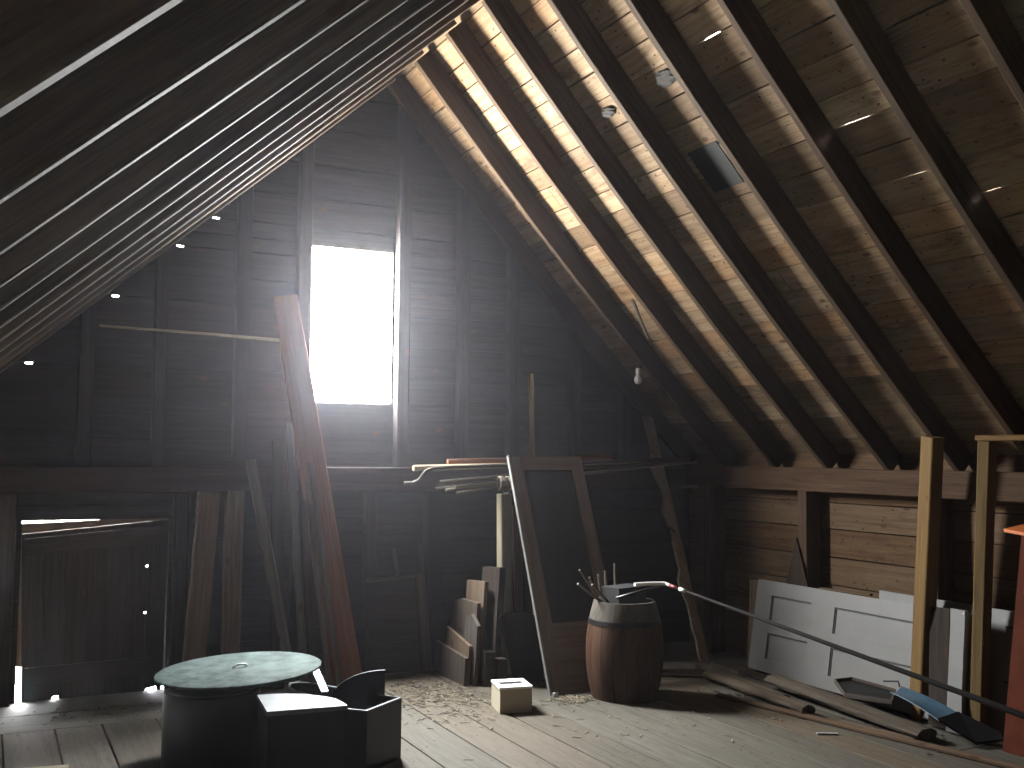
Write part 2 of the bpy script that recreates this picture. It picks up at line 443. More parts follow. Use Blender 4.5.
# loft door, sagging in its opening
dn = nbm()
for p, q in (((DX0 - .09, 0), (DX0, DZ1 + .09)), ((DX1, 0), (DX1 + .09, DZ1 + .09)), ((DX0, DZ1), (DX1, DZ1 + .09))):
    box(dn, (p[0], YG - .022, p[1]), (q[0], YG, q[1]), grain=(0, 0, 1))
d1 = struct('door_1', dn, 'gable')
leaf = nbm()
def leaf_pt(u, v):   # u 0..1 left to right, v 0..1 bottom to top
    b = V((-2.478, 0, .0)).lerp(V((-1.572, 0, .0)), u); t = V((-2.512, 0, 1.125)).lerp(V((-1.548, 0, 1.205)), u)
    return b.lerp(t, v)
NB = 7
for i in range(NB):
    u0, u1 = i / NB + .0015, (i + 1) / NB - .0015
    pts = [leaf_pt(u0, -.003)]
    if i == 1: pts += [leaf_pt(.205, -.003), leaf_pt(.215, .016), leaf_pt(.25, .020), leaf_pt(.262, -.003)]
    if i == 6: pts += [leaf_pt(.868, -.003), leaf_pt(.88, .012), leaf_pt(.955, .022), leaf_pt(.968, -.003)]
    pts += [leaf_pt(u1, -.003), leaf_pt(u1, 1), leaf_pt(u0, 1)]
    if i == 5:   # a chipped edge leaves two tiny holes
        lv = []
        for v in (.44, .475, .73, .765):
            lv.append(v)
        pts = [leaf_pt(u0, -.003), leaf_pt(u1, -.003)]
        for v in (.455, .73):
            pts += [leaf_pt(u1, v), leaf_pt(u1 - .011, v + .001), leaf_pt(u1 - .011, v + .009), leaf_pt(u1, v + .010)]
        pts += [leaf_pt(u1, 1), leaf_pt(u0, 1)]
    prism(leaf, [V((p.x, YG + .004, p.z)) for p in pts], (0, .022, 0), grain=(0, 0, 1))
dleaf = finish('door_leaf', leaf, 'darkplank', d1)
for v0, v1 in ((.87, .97), (.10, .20)):
    bt = nbm(); pts = [leaf_pt(.02, v0), leaf_pt(.95, v0), leaf_pt(.95, v1), leaf_pt(.02, v1)]
    prism(bt, [V((p.x, YG - .018, p.z)) for p in pts], (0, .022, 0)); finish('door_batten', bt, 'darkplank', dleaf)
# backing strips close the hairline joints between the leaf boards
bk = nbm()
for i in range(1, NB):
    u = i / NB
    vs = [(0, 1)] if i != 6 else [(0, .453), (.467, .728), (.742, 1)]
    for va, vb in vs:
        prism(bk, [V((q.x, YG + .027, q.z)) for q in (leaf_pt(u - .03, va), leaf_pt(u + .03, va), leaf_pt(u + .03, vb), leaf_pt(u - .03, vb))], (0, .012, 0), grain=(0, 0, 1))
finish('door_back_strip', bk, 'darkplank', dleaf)
bm = nbm(); prism(bm, [(DX0 - .05, YG + .05, 1.0), (DX1 + .06, YG + .05, 1.0), (DX1 + .06, YG + .05, 1.235), (-1.78, YG + .05, 1.218), (DX0 - .05, YG + .05, 1.192)], (0, .02, 0)); finish('daylight_stop', bm, 'tanplank', d1)  # unseen board added outside to dim daylight in the top gap
bm = nbm(); prism(bm, [(DX0 - .07, YG + .041, .24), (DX0 + .055, YG + .041, .22), (DX0 + .055, YG + .041, 1.0), (DX0 - .07, YG + .041, 1.0)], (0, .02, 0), grain=(0, 0, 1)); finish('daylight_stop', bm, 'tanplank', d1)  # added outside to block daylight along the left gap
bm = nbm(); box(bm, (DX1 - .075, YG + .041, .03), (DX1 + .08, YG + .06, 1.0), grain=(0, 0, 1)); finish('daylight_stop', bm, 'tanplank', d1)  # added outside to block daylight along the right gap

# ------------------------------------------------------------------ right knee wall
bm = nbm(); z = 0
while z < 1.85:
    h = random.uniform(.17, .215); plank(bm, (XK + .012, YB, z + h / 2), (XK + .012, YG, z + h / 2), h - .008, .024, wd=(0, 0, 1), seg=16, jit=.002, ch=.002); z += h
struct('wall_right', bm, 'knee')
bm = nbm(); box(bm, (XK + .026, YB, -.05), (XK + .05, YG + .05, 1.72)); struct('wall_right_sheathing', bm, 'cover')
bm = nbm(); plank(bm, (2.955, YB, 1.52), (2.955, YG - .17, 1.52), .18, .15, wd=(0, 0, 1), seg=18, jit=.003); struct('wall_beam_right', bm, 'beam')
for y in (7.35, 6.16, 4.93, 3.75, 2.6, 1.4, .2):
    bm = nbm(); plank(bm, (2.96, y, 0), (2.96, y, 1.43), .16, .10, wd=(1, 0, 0), seg=5, jit=.003); struct('wall_stud', bm, 'beam')
# left knee wall, back gable, floor
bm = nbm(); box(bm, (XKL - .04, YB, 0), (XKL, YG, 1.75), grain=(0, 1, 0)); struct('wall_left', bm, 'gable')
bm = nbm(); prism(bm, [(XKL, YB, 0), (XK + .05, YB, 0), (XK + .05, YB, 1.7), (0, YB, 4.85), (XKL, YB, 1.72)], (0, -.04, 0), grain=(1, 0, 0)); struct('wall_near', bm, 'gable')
bm = nbm(); xs = [XKL, -3.16, -2.88, -2.60, -2.31, -2.04, -1.72, -1.40, -1.06, -.78, -.46, -.14, .10, .37, .67, .96, 1.22, 1.50, 1.78, 2.05, 2.33, 2.62, 2.86, XK + .05]
for x0, x1 in zip(xs, xs[1:]):
    cuts = [YB, random.uniform(.5, 4.5), YG + .05]
    if x1 < -.9: cuts = [YB, random.uniform(.5, 4), 7.0]
    for y0, y1 in zip(cuts, cuts[1:]):
        plank(bm, ((x0 + x1) / 2, y0 + .002, -.0155 + random.uniform(-.002, .001)), ((x0 + x1) / 2, y1 - .002, -.0155 + random.uniform(-.002, .001)), x1 - x0 - .009, .03, seg=10, jit=.0015, ch=.003)
for y0, y1, xe in ((7.0, 7.42, -.78), (7.42, YG + .05, -.78)):
    plank(bm, (XKL, (y0 + y1) / 2, -.0145), (-.9, (y0 + y1) / 2, -.0145), y1 - y0 - .008, .03, wd=(0, 1, 0), seg=8, jit=.002, ch=.003)
plank(bm, (-.9 + .06, 7.0, -.0155), (-.9 + .06, YG + .05, -.0155), .12, .03, seg=2)
struct('floor', bm, 'floor')
bm = nbm(); box(bm, (XKL, YB, -.08), (XK + .1, YG + .1, -.035)); struct('floor_underlay', bm, 'cover')

# ------------------------------------------------------------------ boards leaning at the far wall
def lean(name, a, b, w, t, mat, label, cat='board', wd=(1, 0, 0), group=None, jit=.003, seg=6, **k):
    bm = nbm(); plank(bm, a, b, w, t, wd=wd, seg=seg, jit=jit, **k)
    return tag(finish(name, bm, mat), label, cat, group)
G1 = 'boards leaning left of the window'
lean('plank', (-.34, 7.40, .015), (-.80, 7.61, 2.86), .245, .045, 'redplank', 'long wide reddish plank leaning beside the bright window', 'plank', wd=(1, -.12, 0), w2=.175)
lean('board', (-1.42, 7.52, .01), (-1.31, 7.635, 1.405), .165, .03, 'tanplank', 'wide tan board with a pale left edge, beside the loft door, left of its twin', group=G1, wd=(1, .25, 0))
lean('board', (-1.16, 7.53, .01), (-1.125, 7.635, 1.415), .145, .03, 'tanplank', 'wide tan board standing between its twin and the thin tilted stick', group=G1, wd=(1, .25, 0))
lean('board', (-.74, 7.38, .01), (-1.03, 7.60, 1.64), .075, .03, 'greyplank', 'narrow grey stick tilted left across the wall beam, beside the two wide tan boards', group=G1)
lean('lath', (-.66, 7.36, .01), (-.755, 7.60, 1.91), .055, .02, 'greyplank', 'grey lath with a square end just left of the longest lath at the reddish plank', 'lath', group=G1)
lean('lath', (-.48, 7.33, .01), (-.685, 7.56, 1.95), .045, .022, 'tanplank', 'thin pale lath reaching highest against the left side of the reddish plank', 'lath', group=G1)
lean('lath', (-.60, 7.33, .01), (-.68, 7.54, 1.70), .05, .018, 'darkplank', 'shorter dark lath standing in front of the two tallest laths', 'lath', group=G1)
lean('lath', (-.41, 7.31, .01), (-.61, 7.50, 1.62), .04, .02, 'tanplank', 'light narrow strip hugging the left edge of the reddish plank', 'lath', group=G1)
lean('board', (-.83, 7.46, .01), (-.83, 7.62, 1.78), .085, .02, 'darkplank', 'dark narrow board standing upright behind the grey laths', group=G1)
bm = nbm(); tube(bm, [(-2.08, 7.70, 2.565), (-1.4, 7.66, 2.55), (-.735, 7.585, 2.52)], [.009, .010, .013], 8)
tag(finish('stick', bm, 'paleplank'), 'thin pale horizontal stick catching light left of the window', 'stick')

# low panel with a light rim
t = thing('panel', (.1, 7.6, 0), 'low dark panel with a pale rim leaning under the window', 'panel')
bm = nbm(); prism(bm, [(-.10, 7.55, .03), (.30, 7.55, .03), (.30, 7.66, .73), (-.10, 7.66, .705)], (0, .015, 0)); finish('face', bm, 'darkplank', t)
bm = nbm(); plank(bm, (-.11, 7.655, .715), (.32, 7.655, .74), .03, .035, wd=(0, 0, 1), seg=3, jit=.001); finish('top_rail', bm, 'greyplank', t)
bm = nbm(); plank(bm, (.33, 7.54, .01), (.315, 7.655, .755), .05, .035, seg=3, jit=.001); finish('stile', bm, 'greyplank', t)
lean('stick', (.27, 7.69, .02), (.12, 7.70, .95), .035, .02, 'greyplank', 'short grey stick tilting left above the low dark panel', 'stick')
lean('stick', (.41, 7.62, .01), (.33, 7.69, .98), .04, .025, 'greyplank', 'short grey stick upright at the right edge of the low dark panel', 'stick')
lean('lath', (.0, 7.47, .012), (.62, 7.60, .012), .045, .022, 'greyplank', 'grey lath lying flat on the floor in front of the low dark panel', 'lath', wd=(0, 1, 0))

# ------------------------------------------------------------------ offcuts stacked on end
G2 = 'short offcuts stacked on end beside the pale post'
def offcut(pts, vec, mat, label):
    bm = nbm(); prism(bm, pts, vec, grain=(0, 0, 1)); tag(finish('offcut', bm, mat), label, 'board', G2)
def yz(x, pts, lx=.0): return [(x + lx * z, y, z) for y, z in pts]
offcut(yz(.43, [(7.02, 0), (7.60, 0), (7.60, .24), (7.02, .20)], .05), (.028, 0, 0), 'greyplank', 'long low grey offcut on its side at the front of the stack')
offcut(yz(.468, [(7.05, 0), (7.50, 0), (7.50, .36), (7.05, .28)], .06), (.025, 0, 0), 'tanplank', 'low tan offcut just behind the long low grey one')
offcut(yz(.500, [(7.0, 0), (7.22, 0), (7.22, .47), (7.12, .50), (7.0, .43)], .06), (.028, 0, 0), 'greyplank', 'short grey offcut with a clipped corner in the middle of the stack')
offcut(yz(.535, [(7.1, 0), (7.68, 0), (7.52, .55), (7.40, .58), (7.1, .58)], .06), (.028, 0, 0), 'greyplank', 'grey offcut with a long slanted edge at the left of the stack')
offcut(yz(.575, [(7.08, 0), (7.40, 0), (7.40, .72), (7.08, .74)], .06), (.032, 0, 0), 'tanplank', 'tan square-topped offcut, second tallest of the stack')
offcut(yz(.645, [(6.98, 0), (7.28, 0), (7.28, .83), (6.98, .85)], .06), (.05, 0, 0), 'darkplank', 'thick dark offcut, tallest of the stack, next to the pale post')
# odd chunky bits at the foot of the stack
for i, (x, y, z, l) in enumerate([(.56, 6.93, 0, 'nearer the white carton'), (.64, 6.89, 0, 'closer to the dark curved scoop')]):
    bm = nbm(); prism(bm, [(x, y, 0), (x + .07, y - .015, 0), (x + .075, y + .07, 0), (x + .005, y + .075, 0)], (.0, 0, .25 - .05 * i), grain=(0, 0, 1))
    tag(finish('wood_block', bm, 'darkplank'), 'dark wood block at the foot of the offcut stack, ' + l, 'block')

# pale post with board behind, pole bundle on top
lean('post', (.905, 7.30, .0), (.885, 7.30, 1.385), .095, .095, 'paleplank', 'pale square post standing left of the tall screen door', 'post', wd=(1, 0, 0), jit=.001)
lean('board', (1.03, 7.31, .0), (.995, 7.31, 1.30), .10, .03, 'redplank', 'narrow reddish board standing behind the right side of the pale post', wd=(1, .3, 0))
# dark curved scoop
bm = nbm()
cs = [(.661, 6.93, .475), (.685, 6.94, .512), (.74, 6.945, .522), (.81, 6.95, .524), (.90, 6.95, .51), (.99, 6.95, .48), (1.03, 6.93, .25), (1.04, 6.92, .0), (.79, 6.92, .0), (.765, 6.925, .12), (.738, 6.93, .25), (.70, 6.93, .37)]
prism(bm, cs, (.015, .03, 0), grain=(0, 0, 1))
tag(finish('scoop', bm, 'darkplank'), 'dark curved slab with a hooked top corner, standing before the pale post', 'board')

G3 = 'thin poles laid across the pale post'
PB = [((.12, 7.30, 1.585), (2.80, 7.50, 1.66), .022, 'paleplank', 'pale flat-ended pole at the top of the pole bundle'),
      ((.30, 7.22, 1.485), (2.78, 7.46, 1.655), .011, 'cane', 'bright thin pole under the bent pipe in the bundle'),
      ((.44, 7.25, 1.445), (2.82, 7.40, 1.64), .012, 'paleplank', 'brightest thin pole, passing behind the screen door edge'),
      ((.38, 7.28, 1.42), (2.7, 7.36, 1.645), .011, 'cane', 'grey thin pole just below the brightest one'),
      ((.49, 7.33, 1.395), (2.6, 7.43, 1.64), .010, 'cane', 'lowest thin pole of the bundle'),
      ((.33, 7.36, 1.43), (2.5, 7.33, 1.64), .008, 'greyplank', 'short dim pole at the back of the bundle'),
      ((.42, 7.40, 1.475), (2.4, 7.3, 1.65), .008, 'greyplank', 'dim slender pole in the middle of the bundle')]
for a, b, r, mt, lb in PB:
    bm = nbm(); m_ = V(a).lerp(V(b), .5) + V((random.uniform(-.01, .01), 0, random.uniform(-.01, .012)))
    tube(bm, [a, m_, b], [r, r, r * .8], 8); tag(finish('pole', bm, mt), lb, 'pole', G3)
bm = nbm(); tube(bm, [(.03, 7.25, 1.475), (.10, 7.25, 1.475), (.145, 7.25, 1.495), (.175, 7.26, 1.53), (.21, 7.27, 1.565), (.27, 7.28, 1.585), (.36, 7.29, 1.592), (2.6, 7.42, 1.665)], .013, 10)
tag(finish('pipe', bm, 'greyplank'), 'thin grey pipe with an S-shaped bent end in the pole bundle', 'pipe')
lean('board', (.45, 7.42, 1.625), (2.0, 7.52, 1.665), .06, .03, 'redplank', 'dull red board lying along the top of the pole bundle', wd=(0, 0, 1))
bm = nbm()
for i in range(9):
    a = i / 9 * 2 * PI
    x = .80 + .012 * i
    tube(bm, [(x, 7.22 + .05 * math.cos(a + q * .7), 1.47 + .05 * math.sin(a + q * .7)) for q in range(8)], .008, 6)
tag(finish('rope', bm, 'cane'), 'tangled tan cord wound round the pole bundle beside the screen door', 'rope')

# tall screen door
t = thing('screen_door', (1.19, 6.50, 0), 'tall weathered screen door leaning back behind the barrel', 'door')
def sd(u, z, off=0):   # u across 0..0.64, z up along the leaning plane
    lean_y = .70 / 1.676
    n = V((0, -1, lean_y)).normalized()
    return V((.872 + u, 6.487 + lean_y * z, z)) + n * off
def sdbox(name, u0, u1, z0, z1, mat, grain, t0=-.028, par=t, label=None):
    bm = nbm(); n = sd(0, 0, 1) - sd(0, 0, 0)
    prism(bm, [sd(u0, z0, 0) , sd(u1, z0, 0), sd(u1, z1, 0), sd(u0, z1, 0)], n * t0, grain=grain); return finish(name, bm, mat, par, label)
sdbox('stile', 0, .105, 0, 1.676, 'doorwood', (0, .4, 1))
sdbox('stile', .535, .64, 0, 1.676, 'doorwood', (0, .4, 1))
sdbox('top_rail', .105, .535, 1.575, 1.676, 'doorwood', (1, 0, 0))
sdbox('lower_panel', .105, .535, .004, .47, 'doorwood', (1, 0, 0))
bm = nbm(); n = sd(0, 0, 1) - sd(0, 0, 0); prism(bm, [sd(.1, .46, -.012), sd(.54, .46, -.012), sd(.54, 1.58, -.012), sd(.1, 1.58, -.012)], n * -.004); finish('screen', bm, 'screen', t, 'dark screen mesh')
bm = nbm(); prism(bm, [sd(.0, .0, .001), sd(-.012, .0, .001), sd(-.012, 1.69, .001), sd(.0, 1.69, .001)], n * -.03); finish('lit_edge_strip', bm, 'white', t, 'door edge coloured white for the light on it')  # window light on this edge is put in as white colour
lean('stick', (1.30, 7.54, .01), (1.305, 7.66, 2.37), .042, .02, 'paleplank', 'upright pale stick rising behind the screen door', 'stick')

# ------------------------------------------------------------------ barrel with odds and ends
bx_, by_ = 1.335, 6.27
t = thing('barrel', (bx_, by_, 0), 'old wooden barrel with reddish staves and pale top standing on the floor', 'barrel')
HB = .67
def brad(z): return .212 + .062 * (1 - ((z - HB * .47) / (HB * .55)) ** 2)
NS = 18
for nm, z0, z1, mt in (('staves', 0, .53, 'barrel'), ('stave_tops', .53, HB, 'barreltop')):
    bm = nbm()
    for i in range(NS):
        a0, a1 = 2 * PI * i / NS + .0025, 2 * PI * (i + 1) / NS - .0025
        pid = (random.random(), random.random()); ov = random.uniform(0, 40); ou = random.uniform(0, 40)
        K = 8; g = []
        for k in range(K + 1):
            z = z0 + (z1 - z0) * k / K; r = brad(z)
            row = []
            for q in range(4):
                a = a0 + (a1 - a0) * q / 3
                rr = r - (.0015 if q in (0, 3) else 0)
                row.append((bm.verts.new((bx_ + rr * math.cos(a), by_ + rr * math.sin(a), z)), (ou + z, ov + a * r)))
            for q in (2, 0):
                pass
            inner = [(bm.verts.new((bx_ + (r - .022) * math.cos(a), by_ + (r - .022) * math.sin(a), z)), (ou + z, ov)) for a in (a1, a0)]
            g.append(row + inner)
        for k in range(K):
            for q in range(6):
                q2 = (q + 1) % 6
                f = bm.faces.new((g[k][q][0], g[k][q2][0], g[k + 1][q2][0], g[k + 1][q][0])); f.smooth = q < 3
                setuv(bm, f, [g[k][q][1], g[k][q2][1], g[k + 1][q2][1], g[k + 1][q][1]], pid)
        for gg in (g[0], g[-1]):
            f = bm.faces.new([v[0] for v in gg]); setuv(bm, f, [v[1] for v in gg], pid)
    finish(nm, bm, mt, t, 'pale grey stave tops' if nm == 'stave_tops' else None)
for zc in (.53,):
    bm = nbm(); r0, r1 = brad(zc - .014) + .001, brad(zc + .014) + .001
    lathe(bm, bx_, by_, [(r0 - .003, zc - .016), (r0 + .003, zc - .016), (r1 + .003, zc + .016), (r1 - .003, zc + .016), (r0 - .003, zc - .016)], 48); finish('hoop', bm, 'iron', t)
bm = nbm(); lathe(bm, bx_, by_, [(.0005, .03), (.225, .03), (.225, .05), (.0005, .05)], 32); finish('barrel_bottom', bm, 'barrel', t)
GB = 'sticks poking out of the barrel'
SK = [((1.44, 6.32, .44), (.962, 6.29, .80), .011, 'tan stick leaning out farthest left from the barrel'), ((1.36, 6.35, .36), (1.0, 6.33, .89), .009, 'longest thin stick fanning out left of the barrel'),
      ((1.40, 6.25, .42), (1.055, 6.25, .795), .010, 'short tan stick leaning left, third from the edge of the barrel'), ((1.30, 6.36, .30), (1.105, 6.37, .83), .010, 'pale stick standing steeper beside the leaning ones'),
      ((1.30, 6.40, .06), (1.21, 6.42, .84), .012, 'dark thin stick behind the dark box in the barrel'), ((1.33, 6.43, .06), (1.28, 6.44, .86), .013, 'upright stick rising behind the dark box in the barrel'),
      ((1.36, 6.42, .06), (1.36, 6.44, .91), .010, 'tallest upright stick at the back of the barrel')]
for a, b, r, lb in SK:
    bm = nbm(); tube(bm, [a, V(a).lerp(V(b), .5) + V((.008, 0, .01)), b], [r, r, r * .8], 7); tag(finish('stick', bm, 'cane'), lb, 'stick', GB)
bm = nbm()
R = Matrix.Rotation(.25, 3, 'Z')
pts = [V((bx_ - .02, by_ + .0, 0)) + R @ V(q) for q in ((-.13, -.09, .46), (.15, -.09, .46), (.15, .08, .46), (-.13, .08, .46))]
prism(bm, pts, (0, -.0, .31)); tag(finish('box', bm, 'darkcloth'), 'dark box sunk upright in the top of the barrel', 'box')

# long pole resting on the barrel
J = V((1.50, 6.02, .808)); E1 = V((2.335, 3.85, .305)); E2 = E1 + (E1 - J) * .58
t = thing('long_pole', (2.0, 4.8, 0), 'long dark slanting pole with a white tip and red band, propped on the barrel', 'pole')
d = (E2 - J)
bm = nbm(); tube(bm, [J + d * .045, J + d * .3, J + d * .6, E2], [.010, .013, .018, .021], 10); finish('shaft', bm, 'polegrey', t)
bm = nbm(); tube(bm, [J + d * .012, J + d * .035], .013, 10); finish('band', bm, 'redband', t, 'red band')
bm = nbm(); tube(bm, [J + d * .033, J + d * .048], .013, 10); finish('ferrule', bm, 'whiteplastic', t, 'short white sleeve')
bm = nbm(); tube(bm, [(1.255, 6.02, .812), (1.38, 6.02, .812), J, J + d * .014], [.013, .013, .013, .011], 10); finish('tip', bm, 'whiteplastic', t, 'bright white bent tip')
bm = nbm(); tube(bm, [(1.15, 6.09, .715), J + V((0, .012, -.01))], .010, 8); finish('brace', bm, 'polegrey', t)

# white carton
t = thing('carton', (.45, 6.27, 0), 'small cream carton with a slot in its top on the floor before the screen door', 'box')
c0, ex, ey = V((.318, 6.187, 0)), V((.215, -.041, 0)), V((.05, .235, 0))
bm = nbm(); i_ = .0
prism(bm, [c0, c0 + ex, c0 + ex + ey, c0 + ey], (0, 0, .155)); finish('body', bm, 'card', t)
bm = nbm(); m0 = c0 - ex * .02 - ey * .01; X, Y = ex * 1.03, ey * 1.02
ring = [m0, m0 + X, m0 + X + Y, m0 + Y]; sl = [m0 + X * .12 + Y * .36, m0 + X * .86 + Y * .36, m0 + X * .86 + Y * .66, m0 + X * .12 + Y * .66]
for k in range(4):
    q = [ring[k], ring[(k + 1) % 4], sl[(k + 1) % 4], sl[k]]
    prism(bm, [p + V((0, 0, .156)) for p in q], (0, 0, .014))
finish('lid', bm, 'whiteplastic', t, 'white lid with a slot')
bm = nbm(); prism(bm, [p + V((0, 0, .1555)) for p in sl], (0, 0, .003)); finish('slot', bm, 'darkcloth', t, 'dark slot')

# rough slab leaning right of the barrel
bm = nbm()
for p, q, w in (((2.455, 6.80, .02), (2.43, 7.58, 2.03), .085),):
    N = 22; random.seed(21); prev = None; a, b = V(p), V(q); lft = []; rgt = []
    for i in range(N + 1):
        k = i / N; c = a.lerp(b, k)
        l = w / 2 + random.uniform(-.008, .008); r = w / 2 + random.uniform(-.005, .005)
        if .70 < k < .84: l += .05 * math.sin((k - .70) / .14 * PI)
        if .50 < k < .62: l += .035 * (1 - (.62 - k) / .12 * -1 - 1 if False else (k - .50) / .12)
        if .20 < k < .33: l += .04 * (k - .2) / .13
        lft.append(c + V((-l, 0, 0))); rgt.append(c + V((r, 0, 0)))
    for i in range(N):
        prism(bm, [lft[i], rgt[i], rgt[i + 1], lft[i + 1]], (0, .03, .011), grain=(0, .36, 1), pid=(.5, .2))
tag(finish('slab', bm, 'slab'), 'rough bark-edged slab leaning up to the roof right of the barrel', 'board')

# ------------------------------------------------------------------ things along the knee wall
def door_face(bm, P0, ex_, ez, nx): pass
# four-panel white door on its side
ang = math.atan2(.11, .69)
def wd_(y, h, off=0): # point on the leaning face, h up the face, off towards the room
    n = V((-math.cos(ang), 0, math.sin(ang)))
    return V((2.745, y, .018)) + V((math.sin(ang), 0, math.cos(ang))) * h + n * off
t = thing('salvaged_door', (2.76, 5.65, 0), 'old white four-panel door lying on its side against the knee wall', 'door')
def wbox(name, y0, y1, h0, h1, o0, o1, mat, par, label=None, grain=(0, 1, 0)):
    bm = nbm(); n = wd_(0, 0, 1) - wd_(0, 0, 0)
    prism(bm, [wd_(y0, h0, o0), wd_(y1, h0, o0), wd_(y1, h1, o0), wd_(y0, h1, o0)], n * (o1 - o0), grain=grain); return finish(name, bm, mat, par, label)
Y0, Y1 = 6.60, 4.60; HH = .70
cols = [(6.60, 6.42), (5.98, 5.74), (4.74, 4.60)]      # cross rails (upright now)
for a, b in cols: wbox('rail', a, b, 0, HH, 0, .036, 'white', t, grain=(0, 0, 1))
for a, b in ((6.42, 5.98), (5.74, 4.74)):
    wbox('stile', a, b, 0, .10, 0, .036, 'white', t); wbox('stile', a, b, HH - .11, HH, 0, .036, 'white', t); wbox('stile', a, b, .30, .40, 0, .036, 'white', t)
    for h0, h1 in ((.10, .30), (.40, HH - .11)):
        pnl = wbox('panel', a, b, h0, h1, .004, .022, 'white', t)
        # moulding on two panel edges, its shade painted in as dark colour
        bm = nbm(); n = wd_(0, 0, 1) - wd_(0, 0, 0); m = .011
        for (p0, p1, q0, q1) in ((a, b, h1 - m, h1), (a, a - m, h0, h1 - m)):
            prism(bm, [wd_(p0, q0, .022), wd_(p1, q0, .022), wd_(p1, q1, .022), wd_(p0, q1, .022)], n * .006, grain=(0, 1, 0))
        finish('moulding', bm, 'shadeline', pnl, 'moulding coloured dark for its shade')
lean('board', (2.83, 6.70, .01), (2.868, 6.70, .69), .10, .02, 'tanplank', 'brown board end showing behind the far end of the four-panel door', wd=(0, 1, 0))
lean('lath', (2.865, 5.95, .715), (2.865, 5.45, .725), .03, .015, 'tanplank', 'little lath lying along the top edge of the four-panel door', 'lath', wd=(1, 0, 0))
t = thing('salvaged_door', (2.86, 4.3, 0), 'second white door behind the posts, its bright top edge showing', 'door')
def w2(name, y0, y1, h0, h1, o0, o1, mat, label=None):
    bm = nbm(); n = V((-.99, 0, .09)); base = lambda y, h, o: V((2.83, y, .01)) + V((.065, 0, .99)) * h + n * o
    prism(bm, [base(y0, h0, o0), base(y1, h0, o0), base(y1, h1, o0), base(y0, h1, o0)], n * (o1 - o0), grain=(0, 1, 0)); finish(name, bm, mat, t, label)
w2('slab', 5.36, 3.3, 0, .765, 0, .03, 'white2')
for h0, h1 in ((.12, .33), (.45, .66)):
    for a, b in ((4.35, 3.95), (3.8, 3.45)):
        w2('panel', a, b, h0, h1, .03, .034, 'white'); 
        w2('moulding', a, b, h1, h1 + .012, .03, .035, 'shadeline')
lean('board', (2.66, 4.70, .01), (2.72, 4.725, .745), .16, .025, 'darkplank', 'dark brown board standing between the yellow post and the bright white panel', wd=(0, 1, 0))
lean('board', (2.64, 4.57, .01), (2.70, 4.565, .755), .115, .028, 'white2', 'bright white panel standing on end left of the lumber frame', 'board', wd=(0, 1, 0))
# yellow post propped under a rafter
lean('post', (2.755, 4.94, 0), (2.66, 4.71, 1.83), .125, .09, 'lumber', 'yellowish lumber post propped under the right roof slope', 'post', wd=(.25, 1, 0), jit=.0015)
# lumber frame
t = thing('lumber_frame', (2.72, 4.15, 0), 'open frame of yellowish lumber standing right of the single post', 'frame')
bm = nbm(); plank(bm, (2.735, 4.475, 0), (2.67, 4.31, 1.80), .075, .10, wd=(-.2, 1, 0), seg=6, jit=.0015); finish('upright', bm, 'lumber', t)
bm = nbm(); plank(bm, (2.735, 3.12, 0), (2.67, 3.02, 1.80), .075, .10, wd=(-.2, 1, 0), seg=6, jit=.0015); finish('upright', bm, 'lumber', t)
bm = nbm(); plank(bm, (2.67, 4.36, 1.817), (2.67, 2.96, 1.817), .10, .035, wd=(1, 0, 0), seg=6, jit=.0015); finish('top_rail', bm, 'lumber', t)
# red cupboard with orange lid at the right edge
t = thing('cupboard', (2.8, 3.95, 0), 'red painted cupboard with an orange lid at the right edge, before the lumber frame', 'cupboard')
bm = nbm(); fr = lambda y, z: V((2.60 + .03 * z, y, z))
prism(bm, [fr(4.20, 0), fr(3.35, 0), fr(3.35, 1.205), fr(4.07, 1.25)], (.03, 0, 0), grain=(0, 0, 1)); finish('front', bm, 'red', t)
for y0, y1 in ((4.17, 4.05), (3.38, 3.40)):
    bm = nbm(); prism(bm, [(2.63, y0, 0), (2.80, y0, 0), (2.80, y1, 1.20), (2.66, y1, 1.20)], (0, -.02, 0), grain=(0, 0, 1)); finish('side', bm, 'red', t)
bm = nbm(); box(bm, (2.62, 4.02, 0.0), (2.645, 3.4, .01)); finish('plinth', bm, 'red', t)
bm = nbm(); prism(bm, [(2.50, 4.08, 1.275), (2.50, 3.3, 1.20), (2.80, 3.3, 1.26), (2.72, 4.12, 1.292)], (0, 0, .018), grain=(0, 1, 0)); finish('lid', bm, 'orange', t, 'orange lid')
bm = nbm()
tube(bm, [(2.624, 4.035 + .014 * math.cos(a), .93 + .014 * math.sin(a)) for a in [2 * PI * i / 12 for i in range(13)]], .003, 6); finish('ring_pull', bm, 'steel', t, 'small steel ring')

